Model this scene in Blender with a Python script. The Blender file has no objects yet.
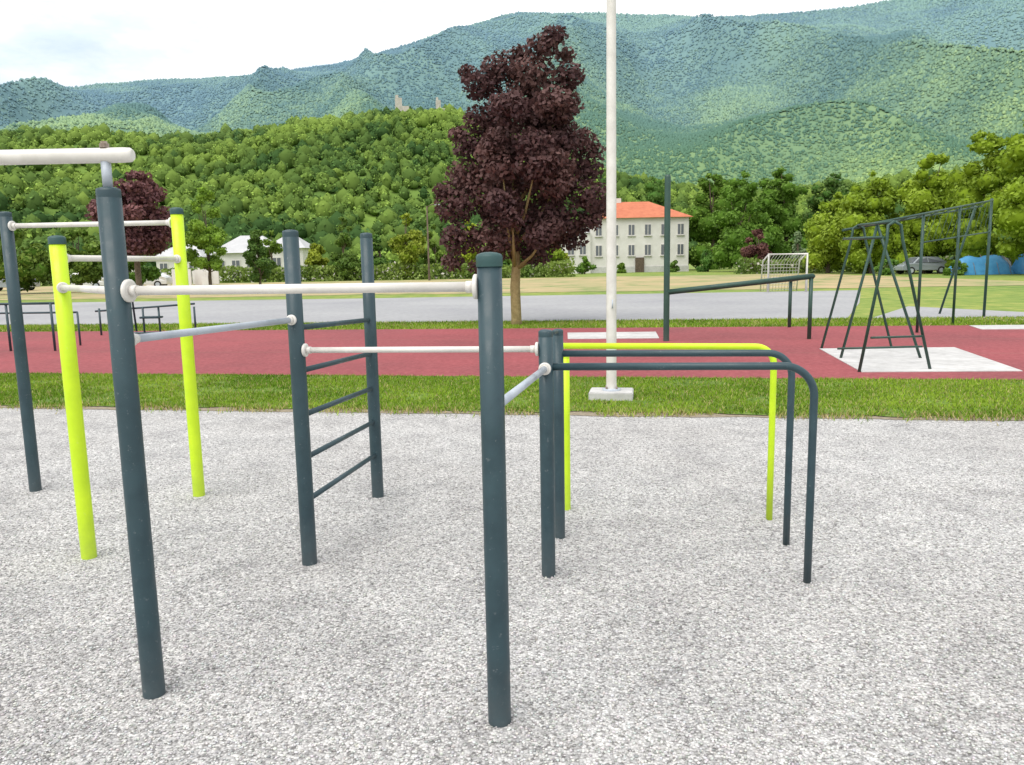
import bpy, bmesh, math, numpy as np
from mathutils import Vector, Matrix
S=bpy.context.scene
rng=np.random.default_rng(7)
COL=S.collection
# ------------------------------------------------------------ helpers
def link(o,parent=None):
    COL.objects.link(o)
    if parent is not None:
        o.parent=parent
        o.matrix_parent_inverse=Matrix.Translation(-Vector(parent.location))
    return o
def empty(name,loc=(0,0,0)):
    e=bpy.data.objects.new(name,None); e.location=loc; e.empty_display_size=.2
    COL.objects.link(e); return e
def mk(name,V,F,mat,col=None,smooth=False,parent=None):
    V=np.asarray(V,dtype=np.float32); me=bpy.data.meshes.new(name)
    if isinstance(F,np.ndarray):
        n,k=F.shape
        me.vertices.add(len(V)); me.vertices.foreach_set('co',V.ravel())
        me.loops.add(n*k); me.loops.foreach_set('vertex_index',F.astype(np.int32).ravel())
        me.polygons.add(n); me.polygons.foreach_set('loop_start',np.arange(0,n*k,k,dtype=np.int32))
        me.update(calc_edges=True)
    else:
        me.from_pydata([tuple(map(float,v)) for v in V],[],F); me.update()
    me.validate()
    if smooth: me.polygons.foreach_set('use_smooth',np.ones(len(me.polygons),dtype=bool))
    if col is not None:
        a=me.color_attributes.new('Col','FLOAT_COLOR','POINT')
        c=np.ones((len(V),4),dtype=np.float32); c[:,:3]=col
        a.data.foreach_set('color',c.ravel())
    me.materials.append(mat)
    return link(bpy.data.objects.new(name,me),parent)
def node(nt,t,**k):
    n=nt.nodes.new(t)
    for a,b in k.items(): setattr(n,a,b)
    return n
def base_mat(name,rough=.6,metal=0.,coat=0.):
    m=bpy.data.materials.new(name); m.use_nodes=True; nt=m.node_tree
    p=nt.nodes['Principled BSDF']; p.inputs['Roughness'].default_value=rough
    p.inputs['Metallic'].default_value=metal; p.inputs['Coat Weight'].default_value=coat
    return m,nt,p
def ramp(nt,stops,src):
    r=node(nt,'ShaderNodeValToRGB'); e=r.color_ramp.elements
    while len(e)<len(stops): e.new(.5)
    for i,(p,c) in enumerate(stops): e[i].position=p; e[i].color=(*c,1)
    nt.links.new(src,r.inputs[0]); return r.outputs[0]
def noise(nt,scale,detail=6,rough=.6,vec=None):
    n=node(nt,'ShaderNodeTexNoise'); n.inputs['Scale'].default_value=scale
    n.inputs['Detail'].default_value=detail; n.inputs['Roughness'].default_value=rough
    if vec is not None: nt.links.new(vec,n.inputs['Vector'])
    return n.outputs[0]
def geo(nt): return node(nt,'ShaderNodeNewGeometry').outputs['Position']
def mix(nt,a,b,f,mode='MIX'):
    m=node(nt,'ShaderNodeMix'); m.data_type='RGBA'; m.blend_type=mode
    for s,v in ((m.inputs[6],a),(m.inputs[7],b)):
        if isinstance(v,tuple): s.default_value=(*v,1)
        else: nt.links.new(v,s)
    if isinstance(f,(int,float)): m.inputs[0].default_value=f
    else: nt.links.new(f,m.inputs[0])
    return m.outputs[2]
def bump(nt,p,h,st=.3,dist=.01):
    b=node(nt,'ShaderNodeBump'); b.inputs['Strength'].default_value=st; b.inputs['Distance'].default_value=dist
    nt.links.new(h,b.inputs['Height']); nt.links.new(b.outputs[0],p.inputs['Normal'])
def nmat(name,stops,scale,rough=.8,detail=5,bst=0,bdist=.01,big=None,bscale=None,metal=0,coat=0):
    m,nt,p=base_mat(name,rough,metal,coat); g=geo(nt)
    c=ramp(nt,stops,noise(nt,scale,min(detail,6),.65,g))
    if big:
        c=mix(nt,c,ramp(nt,big[1],noise(nt,big[0],4,.55,g)),1.0,'MULTIPLY')
    nt.links.new(c,p.inputs['Base Color'])
    if bst: bump(nt,p,noise(nt,bscale or scale*2,3,.6,g),bst,bdist)
    return m
def leafmat(name,trans=.3):
    m,nt,p=base_mat(name,.6); a=node(nt,'ShaderNodeAttribute',attribute_name='Col')
    p.inputs['Specular IOR Level'].default_value=.2
    nt.links.new(a.outputs[0],p.inputs['Base Color'])
    if trans:
        t=node(nt,'ShaderNodeBsdfTranslucent'); nt.links.new(a.outputs[0],t.inputs[0])
        ms=node(nt,'ShaderNodeMixShader'); ms.inputs[0].default_value=trans
        nt.links.new(p.outputs[0],ms.inputs[1]); nt.links.new(t.outputs[0],ms.inputs[2])
        nt.links.new(ms.outputs[0],nt.nodes['Material Output'].inputs[0])
    return m
def diffmat(name):
    m=bpy.data.materials.new(name); m.use_nodes=True; nt=m.node_tree
    nt.nodes.remove(nt.nodes['Principled BSDF']);d=node(nt,'ShaderNodeBsdfDiffuse');a=node(nt,'ShaderNodeAttribute',attribute_name='Col')
    nt.links.new(a.outputs[0],d.inputs[0]);nt.links.new(d.outputs[0],nt.nodes['Material Output'].inputs[0]);return m
def hashv(ix,iy,s):
    h=(ix*374761393+iy*668265263+s*69069)&0xFFFFFFFF
    h=((h^(h>>13))*1274126177)&0xFFFFFFFF
    return ((h^(h>>16))&0xFFFF)/65535.
def vnoise(x,y,s=0):
    x=np.asarray(x,float);y=np.asarray(y,float)
    ix=np.floor(x).astype(np.int64);iy=np.floor(y).astype(np.int64);fx=x-ix;fy=y-iy
    fx=fx*fx*(3-2*fx);fy=fy*fy*(3-2*fy)
    a=hashv(ix,iy,s);b=hashv(ix+1,iy,s);c=hashv(ix,iy+1,s);d=hashv(ix+1,iy+1,s)
    return (a*(1-fx)+b*fx)*(1-fy)+(c*(1-fx)+d*fx)*fy
def fbm(x,y,o=4,s=0):
    r=0;a=.5
    for i in range(o): r=r+a*vnoise(x*2**i,y*2**i,s+i*17); a*=.5
    return r/(1-.5**o)
def ico(sub):
    bm=bmesh.new(); bmesh.ops.create_icosphere(bm,subdivisions=sub,radius=1)
    V=np.array([v.co[:] for v in bm.verts]);F=np.array([[v.index for v in f.verts] for f in bm.faces]);bm.free();return V,F
def scatter(V0,F0,pos,scl,jit=.0,rotate=True):
    n=len(pos);k=len(V0);V=np.repeat(V0[None],n,0)
    if jit: V=V*(1+rng.uniform(-jit,jit,(n,k,1)))
    V=V*scl[:,None,:]
    if rotate:
        a=rng.uniform(0,6.283,n);c=np.cos(a)[:,None];s=np.sin(a)[:,None]
        x=V[:,:,0]*c-V[:,:,1]*s;y=V[:,:,0]*s+V[:,:,1]*c;V=np.stack([x,y,V[:,:,2]],2)
    V=V+pos[:,None,:]
    F=(F0[None]+(np.arange(n)*k)[:,None,None]).reshape(-1,F0.shape[1])
    return V.reshape(-1,3),F
def unit(n):
    v=rng.normal(size=(n,3));return v/np.linalg.norm(v,axis=1,keepdims=True)
def leaves(C,size,asp=.62,out=None):
    n=len(C);nn=unit(n)
    if out is not None:
        nn=nn*.8+out;nn/=np.linalg.norm(nn,axis=1,keepdims=True)
    t=unit(n);u=np.cross(nn,t);u/=np.linalg.norm(u,axis=1,keepdims=True);v=np.cross(nn,u)
    s=np.asarray(size).reshape(-1,1)
    V=np.stack([C+u*s,C+v*s*asp,C-u*s,C-v*s*asp],1).reshape(-1,3)
    return V,np.arange(4*n).reshape(-1,4)
def tube(name,pts,r,mat,parent=None,seg=18,smooth=True):
    P=[Vector(p) for p in pts];n=len(P)
    R=r if hasattr(r,'__len__') else [r]*n
    V=[];F=[];ref=None
    for i,p in enumerate(P):
        d=(P[min(i+1,n-1)]-P[max(i-1,0)]).normalized()
        if ref is None:
            ref=Vector((0,0,1)) if abs(d.z)<.9 else Vector((1,0,0))
        u=(ref-d*ref.dot(d)).normalized();ref=u;w=d.cross(u)
        for k in range(seg):
            a=2*math.pi*k/seg;V.append(p+(u*math.cos(a)+w*math.sin(a))*R[i])
    for i in range(n-1):
        for k in range(seg):
            F.append((i*seg+k,i*seg+(k+1)%seg,(i+1)*seg+(k+1)%seg,(i+1)*seg+k))
    F.append(tuple(range(seg-1,-1,-1)));F.append(tuple(range((n-1)*seg,n*seg)))
    o=mk(name,V,F,mat,parent=parent)
    if smooth:
        for f in o.data.polygons[:-2]: f.use_smooth=True
    return o
def lathe(name,cx,cy,prof,mat,parent=None,seg=28):
    V=[];F=[];n=len(prof)
    for r,z in prof:
        for k in range(seg):
            a=2*math.pi*k/seg;V.append((cx+r*math.cos(a),cy+r*math.sin(a),z))
    for i in range(n-1):
        for k in range(seg):
            F.append((i*seg+k,i*seg+(k+1)%seg,(i+1)*seg+(k+1)%seg,(i+1)*seg+k))
    F.append(tuple(range((n-1)*seg,n*seg)))
    o=mk(name,V,F,mat,parent=parent)
    for f in o.data.polygons: f.use_smooth=True
    return o
def bx(name,c,s,mat,parent=None,rz=0,bev=0):
    bm=bmesh.new();bmesh.ops.create_cube(bm,size=1)
    for v in bm.verts: v.co=Vector((v.co.x*s[0],v.co.y*s[1],v.co.z*s[2]))
    if bev: bmesh.ops.bevel(bm,geom=bm.edges[:],offset=bev,segments=2,affect='EDGES')
    bmesh.ops.transform(bm,matrix=Matrix.Translation(c)@Matrix.Rotation(rz,4,'Z'),verts=bm.verts)
    me=bpy.data.meshes.new(name);bm.to_mesh(me);bm.free();me.materials.append(mat)
    return link(bpy.data.objects.new(name,me),parent)
def sheet(name,poly,z,mat,th=None):
    return mk(name,[(x,y,z) for x,y in poly],[tuple(range(len(poly)))],mat)
def wavy(x0,x1,f,amp,fr,n,s):
    xs=np.linspace(x0,x1,n);return [(x,f(x)+(fbm(np.array([x*fr]),np.array([s*3.3]),3,s)[0]-.5)*2*amp) for x in xs]
# ------------------------------------------------------------ materials
def paint(name,c,c2,rough=.42,dirt=True):
    m,nt,p=base_mat(name,rough,0,.1);g=geo(nt)
    col=ramp(nt,[(.35,c),(.7,c2)],noise(nt,6,6,.7,g))
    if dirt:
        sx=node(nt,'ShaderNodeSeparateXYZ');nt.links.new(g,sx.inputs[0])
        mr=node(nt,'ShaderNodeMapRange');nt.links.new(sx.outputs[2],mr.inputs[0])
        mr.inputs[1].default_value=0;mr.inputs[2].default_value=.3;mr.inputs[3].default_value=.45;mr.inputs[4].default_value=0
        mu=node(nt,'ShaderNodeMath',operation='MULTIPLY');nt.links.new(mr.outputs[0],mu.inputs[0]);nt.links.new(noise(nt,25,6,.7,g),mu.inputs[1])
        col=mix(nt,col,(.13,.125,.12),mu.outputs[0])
        sc=ramp(nt,[(.62,(0,0,0)),(.70,(1,1,1))],noise(nt,38,5,.8,g))
        col=mix(nt,col,mix(nt,col,(.5,.5,.5),.2),sc)
    nt.links.new(col,p.inputs['Base Color']);bump(nt,p,noise(nt,140,3,.5,g),.12,.002)
    rr=ramp(nt,[(.35,(rough-.1,)*3),(.65,(rough+.18,)*3)],noise(nt,12,4,.6,g));nt.links.new(rr,p.inputs['Roughness'])
    return m
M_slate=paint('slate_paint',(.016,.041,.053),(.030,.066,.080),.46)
M_cap=paint('teal_cap',(.015,.055,.055),(.025,.075,.075),.5,False)
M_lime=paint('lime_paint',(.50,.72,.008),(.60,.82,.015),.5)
M_white=paint('white_paint',(.62,.59,.55),(.76,.73,.69),.4,False)
M_steel=paint('grey_steel',(.36,.40,.46),(.48,.52,.58),.4,False)
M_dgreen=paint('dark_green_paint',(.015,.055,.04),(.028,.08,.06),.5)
M_rust=nmat('rusty_bolt',[(.3,(.12,.07,.04)),(.7,(.35,.3,.26))],60,.6)
def gravel():
    m,nt,p=base_mat('gravel',.9);g=geo(nt);p.inputs['Specular IOR Level'].default_value=.2
    v=node(nt,'ShaderNodeTexVoronoi');v.inputs['Scale'].default_value=95;nt.links.new(g,v.inputs['Vector'])
    bw=node(nt,'ShaderNodeSeparateColor');nt.links.new(v.outputs['Color'],bw.inputs[0])
    c=ramp(nt,[(0,(.22,.215,.21)),(.22,(.42,.415,.41)),(.6,(.54,.535,.53)),(1,(.70,.695,.68))],bw.outputs[0])
    d=ramp(nt,[(0,(1,1,1)),(.45,(.97,.97,.97)),(.75,(.56,.55,.55))],v.outputs['Distance'])
    c=mix(nt,c,d,.85,'MULTIPLY')
    c=mix(nt,c,ramp(nt,[(.34,(.78,.775,.78)),(.5,(.98,.975,.97)),(.68,(1.1,1.09,1.08))],noise(nt,2.2,6,.75,g)),1,'MULTIPLY')
    c=mix(nt,c,ramp(nt,[(.35,(.93,.92,.915)),(.6,(1.04,1.04,1.04))],noise(nt,.5,3,.6,g)),1,'MULTIPLY')
    c=mix(nt,c,ramp(nt,[(.35,(.58,.58,.6)),(.55,(1.08,1.08,1.08))],noise(nt,30,3,.75,g)),.7,'MULTIPLY')
    nt.links.new(c,p.inputs['Base Color'])
    mt=node(nt,'ShaderNodeMath',operation='SUBTRACT');mt.inputs[0].default_value=1;nt.links.new(v.outputs['Distance'],mt.inputs[1])
    bump(nt,p,mt.outputs[0],.6,.007);return m
M_gravel=gravel()
M_grass=nmat('grass_ground',[(.3,(.09,.17,.02)),(.5,(.17,.25,.04)),(.72,(.32,.33,.09))],1.3,.95,6,.5,.03,(.09,[(.3,(.8,.9,.75)),(.7,(1.3,1.12,1.05))]),20)
M_turf=nmat('turf',[(.3,(.07,.13,.015)),(.5,(.12,.20,.025)),(.72,(.22,.25,.06))],9,.95,6,.6,.03,(.7,[(.3,(.75,.8,.7)),(.7,(1.2,1.15,1.0))]))
M_dirt=nmat('dirt',[(.3,(.16,.125,.085)),(.6,(.30,.25,.18)),(.8,(.42,.38,.31))],18,.95,6,.5,.02)
M_track=nmat('red_rubber',[(.3,(.21,.038,.045)),(.5,(.27,.055,.063)),(.75,(.36,.09,.098))],14,.9,6,.3,.004,(.35,[(.3,(.80,.86,.86)),(.7,(1.14,1.1,1.1))]),220)
M_asph=nmat('worn_asphalt',[(.3,(.27,.27,.28)),(.7,(.36,.36,.37))],5,.9,6,.2,.004,(.2,[(.3,(.86,.86,.88)),(.7,(1.1,1.1,1.08))]),150)
M_field=nmat('dry_field',[(.36,(.17,.22,.06)),(.46,(.36,.29,.15)),(.62,(.46,.33,.19)),(.72,(.26,.25,.09))],.32,.95,6,0,.01,(.08,[(.3,(.75,.95,.75)),(.7,(1.1,1.05,1.05))]))
M_conc=nmat('concrete',[(.3,(.46,.45,.44)),(.6,(.58,.57,.56)),(.8,(.66,.65,.64))],7,.9,6,.25,.004,(1.1,[(.3,(.78,.78,.78)),(.7,(1.05,1.05,1.05))]),80)
M_wall=nmat('white_render',[(.3,(.60,.58,.55)),(.7,(.72,.70,.68))],.8,.9)
M_roof=nmat('orange_roof_tiles',[(.3,(.42,.12,.06)),(.7,(.54,.18,.09))],1.2,.85,6,.4,.05)
M_groof=nmat('grey_roof',[(.3,(.42,.42,.43)),(.7,(.52,.52,.53))],1.2,.8)
M_stone=nmat('ruin_stone',[(.3,(.42,.39,.33)),(.7,(.58,.54,.48))],.5,.95,6)
M_bark=nmat('bark',[(.3,(.06,.045,.03)),(.7,(.17,.13,.09))],9,.95,6,.6,.02)
M_barkl=nmat('light_bark',[(.3,(.20,.15,.06)),(.7,(.36,.28,.13))],9,.95,6,.6,.02)
M_wood=nmat('fence_wood',[(.3,(.07,.05,.035)),(.7,(.15,.11,.08))],5,.9)
M_tarpb=nmat('blue_tarpaulin',[(.3,(.04,.20,.42)),(.7,(.09,.33,.58))],1.5,.45,5,.5,.05)
M_tarpw=nmat('white_tarpaulin',[(.3,(.5,.52,.55)),(.7,(.68,.7,.72))],1.5,.5,5,.5,.05)
M_leaf=leafmat('leaves',.25);M_forest=diffmat('forest_foliage');M_far=diffmat('far_foliage');M_stonec=diffmat('pebble')
M_blade=diffmat('grass_blade')
mg,nt,p=base_mat('window_glass',.12);p.inputs['Base Color'].default_value=(.12,.13,.15,1)
M_tire,nt,p=base_mat('tyre',.8);p.inputs['Base Color'].default_value=(.02,.02,.02,1)
def carp(n,c):
    m,nt,p=base_mat(n,.3,.1,.6)
    nt.links.new(ramp(nt,[(.3,c),(.8,tuple(x*1.15 for x in c))],noise(nt,3,4)),p.inputs['Base Color']);return m
# ------------------------------------------------------------ ground
mk('ground',[(-4000,-400,0),(4000,-400,0),(4000,4500,0),(-4000,4500,0)],[(0,1,2,3)],M_grass)
ff=lambda x:8.62-.17*x
fb=lambda x:11.45-.183*x
fr=lambda x:20.0-.15*x
sheet('gravel_bed',[(-16,-8),(16,-8)]+wavy(-16,16,lambda x:ff(x)+.1,.05,2,160,3)[::-1],.004,M_gravel)
sheet('dirt_edge',wavy(-16,16,lambda x:ff(x)-.03,.06,3,300,5)+wavy(-16,16,lambda x:ff(x)+.35,.08,2,200,6)[::-1],.008,M_dirt)
sheet('grass_strip',wavy(-16,16,lambda x:ff(x)+.15,.12,3,400,8)+[(16,fb(16)),(-16,fb(-16))],.016,M_turf)
sheet('running_track',[(-32,fb(-32)),(22,fb(22)),(22,fr(22)),(-32,fr(-32))],.020,M_track)
sheet('asphalt_court',[(-34,27.8),(-18,25.2),(2,22.4),(9,21.4),(12.4,28.5),(17,39),(-8,40.5),(-34,44)],.004,M_asph)
sheet('asphalt_path',[(9.6,21.3),(14,18.6),(26,15.5),(27,17),(15,21),(12.9,26)],.006,M_asph)
sheet('dry_field',wavy(-60,30,lambda x:44-.12*x,.8,.3,80,11)+wavy(-60,30,lambda x:84-.1*x,2,.2,80,12)[::-1],.012,M_field)
def slab(name,poly,z0,z1,mat):
    n=len(poly);V=[(x,y,z0) for x,y in poly]+[(x,y,z1) for x,y in poly]
    F=[tuple(range(n,2*n))]+[(i,(i+1)%n,n+(i+1)%n,n+i) for i in range(n)]
    return mk(name,V,F,mat)
slab('concrete_pad',[(4.95,11.2),(7.1,11.0),(7.8,14.0),(5.5,14.2)],0,.03,M_conc)
slab('concrete_pad',[(1.2,16.9),(3.1,16.7),(3.3,18.2),(1.3,18.4)],0,.03,M_conc)
slab('concrete_pad',[(10.2,17.3),(13.5,16.8),(13.8,17.9),(10.5,18.3)],0,.03,M_conc)
for d in (3.1,5.6):
    sheet('track_seam',[(-32,fb(-32)+d),(22,fb(22)+d),(22,fb(22)+d+.012),(-32,fb(-32)+d+.012)],.022,M_dirt)
# pebbles
I1V,I1F=ico(1)
n=100000
Y=2.0+5.6*rng.random(n)**1.25;X=(rng.random(n)*2-1)*(.85*Y+.5)
keep=rng.random(n)<np.clip(1.2-(Y-2)/5.6,0,1);X=X[keep];Y=Y[keep];n=len(X)
s=rng.uniform(.0026,.0062,n)
scl=np.stack([s*rng.uniform(.8,1.4,n),s,s*rng.uniform(.5,.85,n)],1)
V,F=scatter(I1V,I1F,np.stack([X,Y,.005+s*.25],1),scl,.22)
g=rng.random(n)**.85;pc=(.25+.43*g)[:,None]*np.array([1,.99,.97])*rng.uniform(.95,1.05,(n,3))
mk('gravel_stones',V,F,M_stonec,np.repeat(pc,len(I1V),0))
# grass blades
def blades(name,X,Y,h,w,z=.016,dry=.12):
    n=len(X);a=rng.uniform(0,6.283,n);dx=np.cos(a)*w;dy=np.sin(a)*w
    lx=rng.normal(0,.45,n)*h;ly=rng.normal(0,.45,n)*h
    V=np.stack([np.stack([X-dx,Y-dy,np.full(n,z)],1),np.stack([X+dx,Y+dy,np.full(n,z)],1),np.stack([X+lx,Y+ly,z+h],1)],1).reshape(-1,3)
    pn=fbm(X*.8,Y*.8,3,4);g=np.clip(.5+1.5*(pn-.5)+rng.normal(0,.18,n),0,1)[:,None]
    c=np.array([.085,.18,.015])*(1-g)+np.array([.26,.38,.04])*g
    dr=rng.random(n)<dry;c[dr]=np.array([.42,.36,.16])*rng.uniform(.7,1.2,(dr.sum(),1))
    mk(name,V,np.arange(3*n).reshape(-1,3),M_blade,np.repeat(c,3,0))
n=170000;X=rng.uniform(-12,12,n);f=rng.random(n);Y=ff(X)+.15+f*(fb(X)-ff(X)-.15)+rng.normal(0,.03,n)
k=(fbm(X*1.7,Y*1.7,3,9)>.36)|(rng.random(n)<.4);X=X[k];Y=Y[k]
blades('grass_blades',X,Y,rng.uniform(.015,.045,len(X)),.006,dry=.12)
n=12000;X=rng.uniform(-12,12,n);Y=ff(X)+.10+rng.normal(0,.12,n);k=fbm(X*2,Y*2,3,2)>.48
blades('grass_tufts',X[k],Y[k],rng.uniform(.03,.07,k.sum()),.006,.01,.5)
n=50000;X=rng.uniform(-18,14,n);Y=fr(X)+rng.random(n)*(2.6)
blades('grass_verge',X,Y,rng.uniform(.03,.08,n),.012,.0,.2)
# ------------------------------------------------------------ workout equipment
def post(parent,name,x,y,H,r,mat=M_slate,cap=M_cap):
    lathe(name,x,y,[(r,-.05),(r,.3),(r,H*.6),(r,H-.035)],mat,parent)
    k=.003 if cap is not mat else 0
    lathe(name+'_cap',x,y,[(r+k,H-.035 if k==0 else H-.045),(r+k,H-.030),(r+k,H-.012),(r*.95,H-.004),(r*.6,H+.001),(r*.2,H+.003)],cap,parent)
def bar(parent,name,a,b,r,mat=M_white,ra=0,rb=0,disc=.04):
    a=Vector(a);b=Vector(b);d=(b-a).normalized();a2=a+d*ra;b2=b-d*rb
    tube(name,[a2,b2],r,mat,parent)
    if ra:
        tube(name+'_flange_a',[a2-d*.008,a2-d*.004,a2+d*.006,a2+d*.009],[disc*.9,disc,disc,disc*.82],M_white,parent)
        tube(name+'_collar_a',[a2+d*.009,a2+d*.035],r+.003,M_white,parent)
    if rb:
        tube(name+'_flange_b',[b2+d*.008,b2+d*.004,b2-d*.006,b2-d*.009],[disc*.9,disc,disc,disc*.82],M_white,parent)
        tube(name+'_collar_b',[b2-d*.009,b2-d*.035],r+.003,M_white,parent)
P1=(-.068,2.69);P2=(-1.425,2.924);P3=(-3.637,5.905);P4=(-2.473,4.449);P5=(-2.31,5.686)
P6=(-1.153,4.289);P7=(-.98,5.573);P8=(.175,4.048);P9=(.272,4.635);P10=(.353,5.185)
R=.042
e=empty('pull_up_bar_station',(P2[0],P2[1],0))
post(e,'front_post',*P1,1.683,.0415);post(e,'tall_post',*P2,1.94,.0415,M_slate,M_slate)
bar(e,'pull_up_bar',(*P2,1.575),(*P1,1.572),.0168,M_white,.046,.046,.042)
bar(e,'side_bar',(*P2,1.395),(*P6,1.37),.0155,M_steel,.046,.046,.028)
bar(e,'low_bar',(*P1,1.155),(*P8,1.115),.0165,M_steel,.046,.046,.032)
bar(e,'rear_bar',(*P2,1.575),(*P4,1.56),.016,M_white,.046,.046,.030)
tube('high_bar',[(-3.35,2.93,2.05),(-1.36,2.925,2.052),(-1.335,2.925,2.052),(-1.326,2.925,2.052)],[.0265,.0265,.025,.018],M_white,e)
tube('high_bar_stud',[(P2[0],P2[1],1.93),(P2[0],P2[1],2.10)],.011,M_rust,e)
tube('stud_nut',[(P2[0],P2[1],2.078),(P2[0],P2[1],2.092)],.018,M_rust,e,seg=6,smooth=False)
tube('stud_sleeve',[(P2[0],P2[1],1.94),(P2[0],P2[1],2.03)],.017,M_steel,e)
post(e,'outer_post',-3.32,2.93,1.94,.0415,M_slate,M_slate)
tube('outer_stud',[(-3.32,2.93,1.93),(-3.32,2.93,2.03)],.02,M_steel,e)
e=empty('high_bar_station',(P4[0],P4[1],0))
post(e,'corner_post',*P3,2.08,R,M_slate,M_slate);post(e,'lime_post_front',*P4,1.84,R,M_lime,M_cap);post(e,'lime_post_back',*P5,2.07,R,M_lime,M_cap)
bar(e,'back_bar',(*P3,1.98),(*P5,1.97),.0175,M_white,.046,.046,.036)
bar(e,'middle_bar',(*P4,1.72),(*P5,1.718),.0175,M_white,.046,.046,.03)
e=empty('climbing_ladder',(P6[0],P6[1],0))
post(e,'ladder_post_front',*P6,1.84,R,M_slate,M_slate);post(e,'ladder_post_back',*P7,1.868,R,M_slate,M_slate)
for i,z in enumerate((.345,.585,.825,1.07,1.305)):
    bar(e,f'rung_{i+1}',(*P6,z+.02),(*P7,z-.03),.0155,M_slate)
bar(e,'low_pull_bar',(*P6,1.205),(*P8,1.212),.0155,M_white,.046,.044,.036)
e=empty('parallel_bars',(P8[0],P8[1],0))
post(e,'post_front',*P8,1.309,.037,M_slate,M_slate);post(e,'post_middle',*P9,1.262,.031,M_slate,M_slate);post(e,'post_back',*P10,1.06,.025,M_lime,M_lime)
def bent(name,a,cx,cy,zt,r,mat,rc=.13):
    A=Vector((*a,zt));d=(Vector((cx,cy,zt))-A).normalized();C=Vector((cx,cy,zt))-d*rc+Vector((0,0,-rc))
    pts=[A]+[C+d*(rc*math.sin(t))+Vector((0,0,rc*math.cos(t))) for t in np.linspace(0,math.pi/2,12)]+[Vector((cx,cy,.5)),Vector((cx,cy,-.04))]
    tube(name,pts,r,mat,e,seg=20)
bent('front_rail',(P8[0]+.03,P8[1]),1.49,3.892,1.12,.0195,M_slate,.15)
bent('middle_rail',(P9[0],P9[1]),1.571,4.444,1.12,.0195,M_slate,.13)
bent('lime_rail',(P10[0]-.03,P10[1]),1.618,4.897,1.107,.020,M_lime,.11)
tube('hook_plate',[(P8[0]+.03,P8[1]+.05,1.29),(P9[0]-.01,P9[1]-.04,1.25)],.012,M_slate,e)
# flagpole
e=empty('flagpole',(1.194,9.5,0))
bx('base_block',(1.194,9.5,.05),(.52,.42,.12),M_conc,e,-.17,.012)
lathe('base_plate',1.194,9.5,[(.11,.11),(.11,.13),(.06,.135)],M_steel,e)
lathe('mast',1.194,9.5,[(.062,.11),(.06,1),(.055,4),(.045,9),(.03,12)],M_white,e)
for a in range(4): tube('bolt',[(1.194+.085*math.cos(a*1.57+.7),9.5+.085*math.sin(a*1.57+.7),.12),(1.194+.085*math.cos(a*1.57+.7),9.5+.085*math.sin(a*1.57+.7),.16)],.012,M_rust,e,seg=6)
tube('cleat',[(1.194,9.43,1.1),(1.194,9.40,1.1),(1.194,9.40,1.2)],.008,M_steel,e)
# climbing frame on pad
e=empty('climbing_frame',(5.5,11.3,0));r=.022
def tb(n,pts,rr=r): tube(n,pts,rr,M_dgreen,e,seg=10)
apA=(5.45,11.5,2.12);apB=(6.1,14.2,2.18)
for ap,l,rr_ in ((apA,(4.93,11.25,0),(6.0,11.35,0)),(apB,(5.55,14.25,0),(6.75,14.1,0))):
    for q in (l,rr_): 
        A=Vector(ap);Q=Vector(q);s=1 if q is rr_ else -1
        tb('a_frame_leg',[A,A+Vector((s*.09,0,-.05)),A.lerp(Q,.12)+Vector((s*.05,0,0)),Q])
tb('top_beam',[apA,apB]);
tb('top_beam_side',[(5.25,11.4,1.9),(5.85,14.2,1.95)])
tb('mid_leg',[(5.75,12.7,2.12),(5.3,12.8,0)]);tb('mid_leg',[(5.75,12.7,2.12),(6.5,12.6,0)])
tb('cross_brace',[(5.1,11.3,.5),(5.87,11.37,.5)],.016)
tb('cross_brace',[(5.0,12.2,.25),(6.2,12.0,.28)],.016)
for dz,dx in ((0,0),(-.12,.45)):
    tb('rising_rail',[(6.1-dx*.6,14.2,2.16+dz*.5),(12.45,21.0+dx,3.0+dz)],.022)
for t in np.linspace(.1,.95,9):
    a=Vector((6.1,14.2,2.16)).lerp(Vector((12.45,21.0,3.0)),t);b=Vector((5.83,14.2,2.1)).lerp(Vector((12.45,21.45,2.88)),t);tb('rung',[a,b],.012)
for t in np.linspace(0,1,13):
    a=Vector((8.6,16.9,2.49)).lerp(Vector((12.45,21.0,3.0)),t)
    for dt in (-.12,.12):
        t2=min(1,max(0,t+dt));b=Vector((8.6,16.9,1.9)).lerp(Vector((12.45,21.05,2.2)),t2);tb('rope_net',[a,b],.004)
tb('tall_post',[(12.45,21.05,3.05),(12.45,21.05,0)],.035)
tb('post',[(12.3,21.5,2.9),(12.0,22.4,0)],.03)
tb('post',[(10.4,18.8,2.73),(10.4,18.8,0)],.03);tb('post',[(8.6,16.9,2.5),(8.6,16.9,0)],.03)
tb('lower_rail',[(8.6,16.9,1.9),(12.45,21.05,2.2)],.018)
# balance beam w/ tall post
e=empty('balance_beam',(3.14,16.15,0))
lathe('tall_post',3.14,16.15,[(.06,0),(.06,3.25),(.05,3.3)],M_dgreen,e)
tube('beam',[(3.14,16.15,1.0),(6.02,16.0,1.27)],.055,M_dgreen,e)
tube('beam_back',[(6.02,16.0,1.27),(6.55,18.8,1.12)],.04,M_dgreen,e)
for q in ((5.98,16.0,1.27),(6.55,18.8,1.12)): tube('leg',[q,(q[0],q[1],0)],.04,M_dgreen,e)
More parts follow.
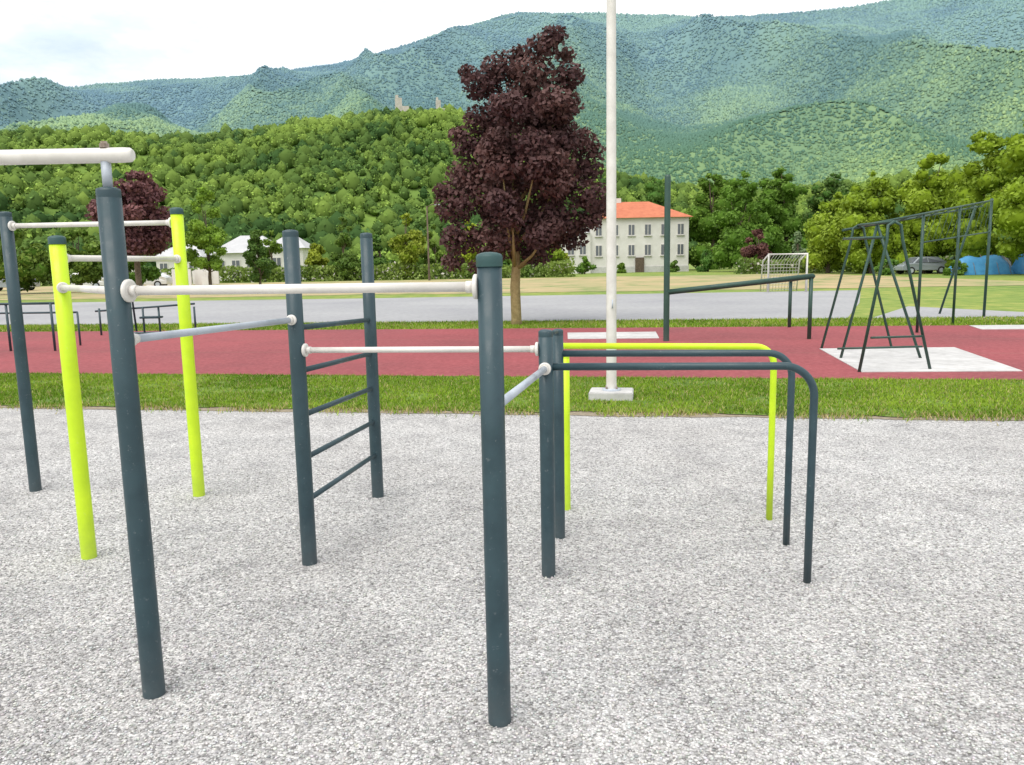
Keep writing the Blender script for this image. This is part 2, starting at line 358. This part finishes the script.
# low fitness bars on far left
e=empty('low_fitness_bars',(-9.4,16.5,0))
tube('rail',[(-9.35,16.5,1.0),(-12.6,16.9,1.0)],.025,M_slate,e)
for q in ((-9.44,16.5),(-10.45,16.65),(-12.0,16.8)): tube('leg',[(q[0],q[1],1.0),(q[0],q[1],0)],.025,M_slate,e)
tube('rail_back',[(-9.5,17.6,.75),(-12.6,18,.75)],.022,M_slate,e);tube('leg',[(-9.5,17.6,.75),(-9.5,17.6,0)],.022,M_slate,e);tube('leg',[(-12,17.9,.75),(-12,17.9,0)],.022,M_slate,e)
e=empty('fitness_bench',(-9.1,20.3,0))
tube('rail',[(-10.6,20.5,.62),(-7.9,20.1,.78)],.025,M_slate,e)
for x in (-10.4,-9.3,-8.9,-8.0): tube('leg',[(x,20.3,.7),(x,20.3,0)],.025,M_slate,e)
bx('seat',(-9.1,20.3,.45),(.5,.3,.05),M_slate,e,0,.015);tube('handle',[(-9.5,20.3,.1),(-9.55,20.3,1.05),(-9.2,20.3,1.1)],.025,M_slate,e)
bx('foot_plate',(-9.2,20.3,.05),(1.2,.4,.05),M_slate,e,0,.01)
# football goal
e=empty('football_goal',(13.3,38.7,0))
tube('frame',[(12.4,38.7,0),(12.4,38.7,1.8),(14.2,38.6,1.8),(14.2,38.6,0)],.06,M_white,e,seg=10)
for x in (12.4,14.2): tube('stay',[(x,38.7,1.8),(x,39.6,1.5),(x,39.9,0)],.035,M_white,e,seg=8)
for i in range(13): tube('net',[(12.4+i*.15,38.75,1.8),(12.4+i*.15,39.6,1.4),(12.4+i*.15,39.9,0)],.010,M_white,e,seg=4)
for i in range(9): tube('net',[(12.4,39.65+.03*i,1.3-.155*i),(14.2,39.65+.03*i,1.3-.155*i)],.010,M_white,e,seg=4)
# ------------------------------------------------------------ trees
GREEN=((.06,.125,.018),(.19,.30,.045));YG=((.13,.20,.015),(.38,.46,.05));DG=((.05,.115,.025),(.15,.26,.05));BUR=((.065,.027,.034),(.23,.11,.10))
def crown(name,cl,n,leaf,cols,parent,core=.0):
    cl=np.array(cl);vol=cl[:,3]**2;idx=rng.choice(len(cl),n,p=vol/vol.sum())
    d=unit(n);rr=rng.random(n)**.45*1.08
    C=cl[idx,:3]+d*(rr*cl[idx,3])[:,None]*np.array([1,1,.8])
    V,F=leaves(C,rng.uniform(.6,1.2,n)*leaf,.62,d*.6+np.array([0,0,.35]))
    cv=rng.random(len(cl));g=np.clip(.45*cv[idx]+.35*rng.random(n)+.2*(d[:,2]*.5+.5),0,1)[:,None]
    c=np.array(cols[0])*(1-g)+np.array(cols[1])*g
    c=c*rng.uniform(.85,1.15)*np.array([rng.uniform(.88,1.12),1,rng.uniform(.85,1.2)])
    if core:
        IV,IF=ico(2);r=cl[:,3:4]*core;V2,F2=scatter(IV,IF,cl[:,:3],np.hstack([r,r,r*.8]),.18)
        mk('inner_foliage',V2,F2,M_forest,np.tile(np.array(cols[0])*1.0+.1*np.array(cols[1]),(len(V2),1)),parent=parent)
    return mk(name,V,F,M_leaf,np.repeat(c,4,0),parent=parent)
def limbs(parent,x,y,base,top,cl,r0,mat,k=9):
    tube('trunk',[(x,y,-.1),(x+.02,y,.15),(x,y,base*.6),(x+.05,y,base),(x,y,top*.75)],[r0*1.35,r0*1.05,r0,r0*.85,r0*.2],mat,parent,seg=12)
    ci=rng.choice(len(cl),min(k,len(cl)),replace=False)
    for i in ci:
        c=Vector(cl[i][:3]);z0=min(max(base*.85,c.z*.55),top*.6);a=Vector((x,y,z0));m=a.lerp(c,.5)+Vector((0,0,-.1*(c-a).length))
        tube('limb',[a,m,c],[r0*.45,r0*.28,r0*.08],mat,parent,seg=7)
def tree(name,x,y,H,W,base,cols,n=7000,leaf=.16,k=34,mat=None,top=.35,trunk=None,core=.72):
    e=empty(name,(x,y,0));cl=[];leanx=rng.uniform(-.1,.1)
    for i in range(k):
        t=rng.random();z=base+(H-base)*t*.93
        env=math.sin(math.pi*min(1,(t*.8+.17)))**.6*(1-top*t);a=rng.uniform(0,6.283);q=rng.random()**.5*rng.uniform(.6,.9)
        r=W/2*env*rng.uniform(.22,.42);cl.append((x+leanx*W*t+math.cos(a)*q*W/2*env,y+math.sin(a)*q*W/2*env,z,max(r,.3)))
    limbs(e,x,y,max(base,.6),H,cl,trunk or W*.03,mat or M_bark);crown('crown',cl,n,leaf,cols,e,core);return e
# main burgundy tree
tx,ty=.13,21.3;e=empty('purple_maple_tree',(tx,ty,0))
sil=[(1.1,7.3,.34),(.75,7.0,.40),(1.4,6.95,.26),(-.25,6.6,.5),(.5,6.35,.65),(-.75,6.2,.50),(1.45,6.35,.42),(1.35,5.75,.5),(.2,5.6,.75),(-.75,5.4,.5),(-1.05,4.7,.5),(.95,5.0,.7),(1.75,4.75,.46),(1.9,4.1,.5),(0,4.6,.8),(-1.25,3.95,.52),(-1.5,3.2,.58),(2.0,3.35,.5),(.9,3.8,.8),(-.5,3.6,.85),(1.0,2.85,.75),(-1.45,2.35,.5),(-.5,2.3,.68),(1.5,2.4,.5),(.5,2.0,.5),(-1.65,1.75,.3),(-.9,1.6,.32),(1.95,2.75,.36),(-1.1,6.55,.26),(.2,6.95,.26),(-1.4,5.05,.26),(2.15,4.5,.24),(-1.8,3.6,.26),(2.25,3.0,.26)]
cl=[(tx+a,ty+rng.uniform(-.4,.4),z-.05,r*.98) for a,z,r in sil]
for i in range(34):
    z=rng.uniform(2.1,5.9);Rz=1.8*math.sin(math.pi*min(1,(z-.6)/8.2))**.7*.8;a=rng.uniform(0,6.283);cl.append((tx+.3+.7*Rz*math.cos(a),ty+Rz*math.sin(a),z,rng.uniform(.33,.52)))
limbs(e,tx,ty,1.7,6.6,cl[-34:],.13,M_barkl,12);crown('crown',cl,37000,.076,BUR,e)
tree('purple_plum_tree',-25.3,55,8.7,6.6,3.0,BUR,9000,.17,core=.5)
tree('young_linden_tree',-22.3,60,7.8,4.0,1.6,((.17,.28,.03),(.34,.5,.07)),8000,.14)
tree('green_tree',-18.9,61,4.5,3.2,.9,DG,4000,.14,18)
for x,y,h,w in ((-33,62,5,5),(-37,60,6,6),(-29.5,64,4.6,4),(-43,58,7,6)): tree('green_tree',x,y,h,w,.8,GREEN,4000,.18,20)
for u,y,h,c,ww in ((-27,92,6,GREEN,5),(-22,93,5.2,YG,4),(-18.5,90,7.4,GREEN,5),(-15,94,5.4,DG,5),(-11.5,90,7.9,YG,5.6),(-8.4,92,6.2,GREEN,4),(-5,95,6.9,YG,5.5),(-1.5,95,5.0,DG,4.4),(2.5,96,4.4,GREEN,5),(5.8,98,3.8,YG,4)):
    tree('hedgerow_tree',u,y,h,ww,.4,c,4500,.2,20)
for x,y,h,w,c in ((24.0,128,15.2,11,DG),(31.5,126,15.8,11,GREEN),(28.5,100,12.9,8.5,GREEN),(35.0,103,13.4,9.5,GREEN),(41,104,12.8,8.5,DG)):
    tree('broadleaf_tree',x,y,h,w,.3,c,12000,.26,56,top=.1,core=.8)
tree('purple_shrub_tree',27,88,4.9,4.2,.4,BUR,3500,.17,16)
tree('silver_shrub_tree',30.6,86,5.2,3.6,.3,((.13,.2,.11),(.28,.38,.24)),3500,.15,16,top=.8)
for x,y,h,w in ((31.5,80,8.2,7),(34,76,9.8,8),(37.5,73,11.3,8.5),(39.5,68,12.2,9),(39,60.5,13.0,9),(42.5,57,14.5,10),(47,70,15,10),(52,62,15,10)):
    tree('linden_tree',x,y,h,w,1.9 if h>12.5 else .6,YG,12000,.2,48,top=.2,trunk=.2,core=.78)
# low hedge mass
n=26000;X=rng.uniform(-62,75,n);Y=88-.1*X+rng.normal(0,.8,n)
k=(X<7)|(X>24);X=X[k];Y=Y[k];n=len(X)
H=1.2+1.1*fbm(X*.25,Y*0,3,5);C=np.stack([X,Y,H*rng.random(n)],1);V,F=leaves(C,rng.uniform(.12,.26,n))
g=fbm(X*.5,Y*.3,3,8)[:,None];c=np.array([.08,.15,.03])*(1-g)+np.array([.26,.34,.07])*g
fl=rng.random(n)<.06;c[fl]=np.array([.6,.55,.5]);mk('hedge',V,F,M_leaf,np.repeat(c,4,0))
for x,y,h,w,c in ((7.2,104,2.8,3,YG),(9.6,104,2.2,3.4,GREEN),(25.5,104,3.2,4,DG),(14.5,106,1.2,2,GREEN),(21.5,106,1.4,2.4,DG)):
    tree('shrub',x,y,h,w,.1,c,1600,.16,12)
# ------------------------------------------------------------ hills
A1=np.radians([-60,-45,-31.3,-24,-20.3,-14,-8,-3.9,.9,7.8,13,22,31,45,60]);E1=np.array([.1,.13,.142,.139,.143,.165,.183,.183,.147,.098,.078,.072,.08,.08,.06])
A2=np.radians([-60,-45,-31.2,-23,-17,-11.8,-7.2,-3.7,1,6.4,13,16.8,22.2,31.4,45,60]);E2=np.array([.12,.16,.187,.211,.221,.2355,.258,.280,.2965,.293,.281,.277,.273,.289,.26,.2])
def sm(t): t=np.clip(t,0,1);return t*t*(3-2*t)
def hz(a,r):
    x=r*np.sin(a);y=r*np.cos(a)
    f1=np.interp(a,A1,E1)*650;s=np.clip((r-265)/385,0,1)
    h1=f1*(.25*sm(s)+.75*s**1.15)*np.where(r>650,1-.5*sm((r-650)/500),1)+(fbm(x/90,y/90,3,3)-.5)*26*sm(s*2)*(1-.5*sm((r-560)/90))
    f2=np.interp(a,A2,E2)*2600-12;s2=np.clip((r-820)/1780,0,1)
    sp=np.abs(fbm(x/420+.3*fbm(x/900,y/900,2,7),y/900,3,21)-.5)*2
    h2=f2*s2**1.12*np.where(r>2600,1-.3*sm((r-2600)/400),1)-(sp-.25)*300*sm(s2*3)*(1-sm((s2-.72)/.28))+(fbm(x/120,y/120,3,31)-.5)*30*sm(s2*4)*(1-.6*sm((s2-.8)/.2))
    return np.maximum(np.maximum(h1,h2),0)-.3
na,nr=620,320
a=np.linspace(math.radians(-60),math.radians(60),na);r=250*(3100/250)**np.linspace(0,1,nr);AA,RR=np.meshgrid(a,r)
Z=hz(AA,RR);XX=RR*np.sin(AA);YY=RR*np.cos(AA)
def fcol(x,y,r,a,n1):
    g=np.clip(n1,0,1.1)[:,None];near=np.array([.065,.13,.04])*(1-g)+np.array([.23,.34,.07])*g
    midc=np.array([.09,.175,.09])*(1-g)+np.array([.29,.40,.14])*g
    hazec=np.array([.14,.235,.29])*(1-g)+np.array([.21,.33,.31])*g  # aerial haze painted into the foliage colour, paler and bluer with distance
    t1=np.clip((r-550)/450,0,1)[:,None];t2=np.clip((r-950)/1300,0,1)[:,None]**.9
    return (near*(1-t1)+midc*t1)*(1-t2)+hazec*t2
idx=np.arange(na*nr).reshape(nr,na);F=np.stack([idx[:-1,:-1],idx[:-1,1:],idx[1:,1:],idx[1:,:-1]],2).reshape(-1,4)
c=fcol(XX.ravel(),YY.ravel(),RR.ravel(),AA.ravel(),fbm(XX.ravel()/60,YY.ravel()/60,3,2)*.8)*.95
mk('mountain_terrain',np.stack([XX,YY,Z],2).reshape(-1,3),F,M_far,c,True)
# near-hill forest
n=13000;rr=np.sqrt(rng.uniform(268**2,720**2,n));aa=rng.uniform(math.radians(-46),math.radians(46),n)
x=rr*np.sin(aa);y=rr*np.cos(aa);z=hz(aa,rr);s=rng.uniform(1.8,4.2,n)*(1+.2*rng.normal(size=n)).clip(.6,1.5)
scl=np.stack([s,s,s*rng.uniform(.9,1.6,n)],1);pos=np.stack([x,y,z+s*.8],1)
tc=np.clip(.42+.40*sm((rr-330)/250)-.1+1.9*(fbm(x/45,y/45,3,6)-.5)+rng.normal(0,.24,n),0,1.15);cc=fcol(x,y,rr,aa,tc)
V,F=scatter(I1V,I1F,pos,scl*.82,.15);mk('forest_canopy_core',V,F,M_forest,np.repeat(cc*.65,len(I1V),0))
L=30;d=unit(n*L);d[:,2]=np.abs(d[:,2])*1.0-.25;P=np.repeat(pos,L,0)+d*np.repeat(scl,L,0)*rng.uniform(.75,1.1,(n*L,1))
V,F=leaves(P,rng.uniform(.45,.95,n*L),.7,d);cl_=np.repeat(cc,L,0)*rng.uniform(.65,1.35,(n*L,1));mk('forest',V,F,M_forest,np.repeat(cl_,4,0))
# far forest: small ragged crowns standing on the mountain slope
n=230000;rr=np.where(rng.random(n)<.45,rng.uniform(780,1900,n),np.sqrt(rng.uniform(1200**2,2680**2,n)));aa=rng.uniform(math.radians(-42),math.radians(42),n)
x=rr*np.sin(aa);y=rr*np.cos(aa);z=hz(aa,rr);k_=(1+.5*np.clip((rr-1000)/1500,0,1));s=rng.uniform(1.4,3.4,n)*k_
OV=np.array([[1,0,-.3],[-.5,.87,-.3],[-.5,-.87,-.3],[.6,.4,.45],[-.65,.25,.4],[.05,-.68,.5],[0,0,.85]])
OF=np.array([[0,1,3],[1,4,3],[1,2,4],[2,5,4],[2,0,5],[0,3,5],[3,4,6],[4,5,6],[5,3,6]])
scl=np.stack([s,s,s*rng.uniform(.7,1.3,n)],1)
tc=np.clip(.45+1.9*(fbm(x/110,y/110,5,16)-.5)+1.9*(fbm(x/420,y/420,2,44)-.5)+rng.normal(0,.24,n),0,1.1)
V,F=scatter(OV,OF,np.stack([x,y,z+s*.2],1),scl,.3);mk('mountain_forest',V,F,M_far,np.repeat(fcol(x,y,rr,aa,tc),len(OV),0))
# castle ruins
for az,w in ((-7.4,4.6),(-4.7,3.2)):
    a=math.radians(az);r_=640;x=r_*math.sin(a);y=r_*math.cos(a);z=float(hz(np.array([a]),np.array([float(r_)]))[0])
    e=empty('castle_ruin',(x,y,z));bx('tower',(x,y,z+6.5),(w,w,14),M_stone,e,.3);bx('broken_wall',(x+w,y,z+3),(w*1.4,2.5,9),M_stone,e,.1);bx('tower_stub',(x-w*.25,y,z+14.6),(w*.4,w*.7,2.2),M_stone,e,.3)
# ------------------------------------------------------------ buildings
def hip(name,x0,x1,y0,y1,z0,z1,ins,mat,parent,ov=.5):
    x0-=ov;x1+=ov;y0-=ov;y1+=ov;ym=(y0+y1)/2
    V=[(x0,y0,z0),(x1,y0,z0),(x1,y1,z0),(x0,y1,z0),(x0+ins,ym,z1),(x1-ins,ym,z1)]
    return mk(name,V,[(0,1,5,4),(1,2,5),(2,3,4,5),(3,0,4),(3,2,1,0)],mat,parent=parent)
def win(parent,x,y,z,w,h):
    bx('window_frame',(x,y-.04,z),(w+.2,.08,h+.2),M_white,parent);bx('window_glass',(x,y-.075,z),(w,.05,h),mg,parent)
    bx('mullion',(x,y-.1,z),(.07,.06,h),M_white,parent)
    bx('sill',(x,y-.12,z-h/2-.14),(w+.3,.2,.07),M_conc,parent)
def house(name,x0,x1,y0,d,zh,zr,mat,rows,nw,ins=5,wh=1.4,ww=1.0):
    e=empty(name,((x0+x1)/2,y0,0));bx('walls',((x0+x1)/2,y0+d/2,zh/2),(x1-x0,d,zh),M_wall,e)
    hip('roof',x0,x1,y0,y0+d,zh,zr,ins,mat,e)
    for z in rows:
        for i in range(nw): win(e,x0+(x1-x0)*(i+.5)/nw,y0,z,ww,wh)
    for z in rows:
        for j in range(2):
            bx('side_window',(x0-.03,y0+d*(j+.5)/2,z),(.08,1,wh),mg,e)
    return e
e=house('white_villa',11.0,24.3,110,11,7.3,9.8,M_roof,(3.0,5.7),6,wh=1.35,ww=.8)
bx('plinth',(17.65,109.95,.4),(13.4,.12,.8),M_conc,e)
bx('door',(17.65,109.8,1.0),(1.2,.1,2.0),M_wood,e);bx('chimney',(15.5,115.5,9.6),(.7,.7,1.4),M_wall,e)
bx('wing',(9.2,113,2.7),(3.5,7,5.4),M_wall,e);hip('wing_roof',7.6,10.7,109.5,116.5,5.4,6.2,1.5,M_groof,e,.2)
for x in (8.3,9.9): win(e,x,109.5,3.2,.8,1.3)
house('low_white_house',-39.5,-31.5,108,8,3.6,6.0,M_groof,(1.9,),4,3)
house('low_white_house',-31,-26.5,104,6,4.0,5.8,M_groof,(2.1,),2,2.2)
house('low_white_house',-48,-42,110,7,3.2,5.2,M_groof,(1.7,),3,2.5)
# gravestones
e=empty('gravestones',(-34,85,0))
for i in range(26):
    x=-40+rng.random()*11;y=79+rng.random()*5;h=rng.uniform(.8,1.7)
    bx('slab',(x,y,h/2),(rng.uniform(.5,.9),.2,h),M_wall,e,0,.03)
    if i%3==0: bx('cross_upright',(x,y,h+.3),(.12,.1,.6),M_wall,e);bx('cross_arm',(x,y,h+.36),(.4,.09,.1),M_wall,e)
# street lamp
x,y,h=-8.2,82,7.4
e=empty('street_lamp',(x,y,0));lathe('mast',x,y,[(.12,0),(.1,1),(.07,h)],M_wood,e,10);tube('arm',[(x,y,h-.1),(x+.5,y,h+.15),(x+.9,y,h+.15)],.05,M_wood,e,seg=8);bx('lamp_head',(x+1.05,y,h+.12),(.6,.25,.12),M_steel,e,0,.03)
# cars
def car(name,x,y,rz,mat,L=4.3,W=1.75,H=1.48):
    e=empty(name,(x,y,0));prof=[(-L/2,.35),(-L/2,.72),(-L/2+.12,.86),(-L/2+.95,.95),(-L/2+1.55,H-.04),(-L/2+2.1,H),(L/2-1.0,H-.03),(L/2-.25,1.0),(L/2-.03,.92),(L/2,.6),(L/2-.03,.3)]
    T=Matrix.Translation((x,y,0))@Matrix.Rotation(rz,4,'Z');n=len(prof);V=[]
    for s in (-1,1):
        for px_,pz in prof: V.append(T@Vector((px_,s*(W/2-(.2 if pz>1.1 else .0)),pz)))
    F=[tuple(range(n-1,-1,-1)),tuple(range(n,2*n))]+[(i,(i+1)%n,n+(i+1)%n,n+i) for i in range(n)]
    o=mk('body',V,F,mat,parent=e);b=o.modifiers.new('bev','BEVEL');b.width=.05;b.segments=3;b.limit_method='ANGLE'
    for s in (-1,1):
        q=[(-L/2+1.1,1.0),(-L/2+1.62,H-.1),(L/2-1.02,H-.1),(L/2-.5,1.0)]
        V=[T@Vector((a_,s*(W/2+.006-(.0 if b_<1.1 else .19)),b_)) for a_,b_ in q];mk('side_windows',V,[(0,1,2,3)],mg,parent=e)
        V=[T@Vector((.15+k*.04,s*(W/2+.012-(.0 if b_<1.1 else .19)),b_)) for k,b_ in ((-1,1.0),(-1,H-.09),(1,H-.09),(1,1.0))];mk('window_pillar',V,[(0,1,2,3)],mat,parent=e)
        for wx in (-L/2+.8,L/2-.8):
            c0=T@Vector((wx,s*(W/2-.2),.32));c1=T@Vector((wx,s*(W/2+.02),.32));c2=T@Vector((wx,s*(W/2+.03),.32));tube('tyre',[c0,c1],.32,M_tire,e,seg=18);tube('hub',[c1,c2],.19,M_steel,e,seg=12)
    V=[T@Vector((-L/2+1.02,k*.7,1.0)) for k in (-1,1)]+[T@Vector((-L/2+1.5,k*.6,H-.1)) for k in (1,-1)]
    V=[v+T.to_3x3()@Vector((-.03,0,.02)) for v in V];mk('windscreen',V,[(0,1,2,3)],mg,parent=e)
cb=carp('car_blue',(.06,.20,.34));cw=carp('car_white',(.6,.6,.6));cs=carp('car_silver',(.28,.31,.34))
car('parked_car',35.6,70,.1,cs);car('parked_car',40.4,72,1.3,cw)
car('parked_car',-38,72,.1,cw);car('parked_car',-33,73,.1,cw);car('parked_car',-44,71,.1,cs)
# tarpaulin-covered stacks on the right
def tarp(x,y,L,W,H,mat):
    nx,ny=30,14;V=[];F=[]
    for j in range(ny):
        for i in range(nx):
            u=i/(nx-1)*2-1;v=j/(ny-1)*2-1
            h=H*(1-abs(v)**2.4)*(1-abs(u)**7)*(.86+.3*float(vnoise(np.array([x+u*3.1]),np.array([y+v*2.0]),5)[0]))
            V.append((x+u*L/2*(1+.03*math.sin(i*1.9)),y+v*W/2,max(h,0)+.02))
    for j in range(ny-1):
        for i in range(nx-1): F.append((j*nx+i,j*nx+i+1,(j+1)*nx+i+1,(j+1)*nx+i))
    e=empty('tarpaulin_covered_stack',(x,y,0));o=mk('tarpaulin',V,F,mat,parent=e)
    for f in o.data.polygons: f.use_smooth=True
    for k in range(5): tube('tie_rope',[(x-L/2+L*(k+.5)/5,y-W/2-.02,.04),(x-L/2+L*(k+.5)/5,y-W*.36,H*.62),(x-L/2+L*(k+.5)/5,y,H*1.17)],.02,M_rust,e,seg=5)
tarp(37.2,64,4.6,2.4,1.35,M_tarpb);tarp(41.6,63.5,3.6,2.4,1.6,M_tarpb);tarp(39.4,66.5,3.4,2.2,1.7,M_tarpw);tarp(45.8,64,4.0,2.4,1.4,M_tarpb)
for x,y,h,w in ((34.6,63,1.1,2.2),(40.0,61.5,.8,1.4),(31.5,68,1.4,3)): tree('shrub',x,y,h,w,.1,GREEN,900,.11,9)
# ------------------------------------------------------------ world
w=bpy.data.worlds.new("World");S.world=w;w.use_nodes=True;nt=w.node_tree;bg=nt.nodes['Background']
sk=node(nt,'ShaderNodeTexSky',sky_type='NISHITA');sk.sun_disc=False;sk.sun_elevation=math.radians(60);sk.sun_rotation=math.radians(215)
tc=node(nt,'ShaderNodeTexCoord');mp=node(nt,'ShaderNodeMapping');mp.inputs['Scale'].default_value=(1,1,2.6);nt.links.new(tc.outputs['Generated'],mp.inputs[0])
nf=noise(nt,2.6,9,.6,mp.outputs[0]);f=ramp(nt,[(.34,(.6,)*3),(.50,(1,)*3)],nf)
cl0=ramp(nt,[(.35,(.80,.89,1.0)),(.54,(1,1,1))],noise(nt,5,6,.6,mp.outputs[0]))
cloudc=mix(nt,cl0,(8.5,8.5,8.5),1.0,'MULTIPLY')
nt.links.new(mix(nt,sk.outputs[0],cloudc,f),bg.inputs[0]);bg.inputs[1].default_value=.15
sl=bpy.data.lights.new('sun','SUN');sl.energy=2.8;sl.angle=math.radians(55);sl.color=(1,.955,.88);so=bpy.data.objects.new('sun',sl);COL.objects.link(so)
az=math.radians(215);el=math.radians(60);dv=Vector((math.sin(az)*math.cos(el),math.cos(az)*math.cos(el),math.sin(el)));so.rotation_euler=dv.to_track_quat('Z','Y').to_euler();so.location=dv*30
# ------------------------------------------------------------ camera
cd_=bpy.data.cameras.new('camera');cam=bpy.data.objects.new('camera',cd_);COL.objects.link(cam);cd_.sensor_width=36;cd_.lens=28.125;cd_.clip_end=12000;cd_.clip_start=.05
cam.matrix_world=Matrix.Translation((0,0,1.65))@Matrix.Rotation(math.radians(90-8.53),4,'X')@Matrix.Rotation(math.radians(-1.09),4,'Z')
S.camera=cam
S.view_settings.view_transform='Standard';S.view_settings.look='None';S.view_settings.exposure=0
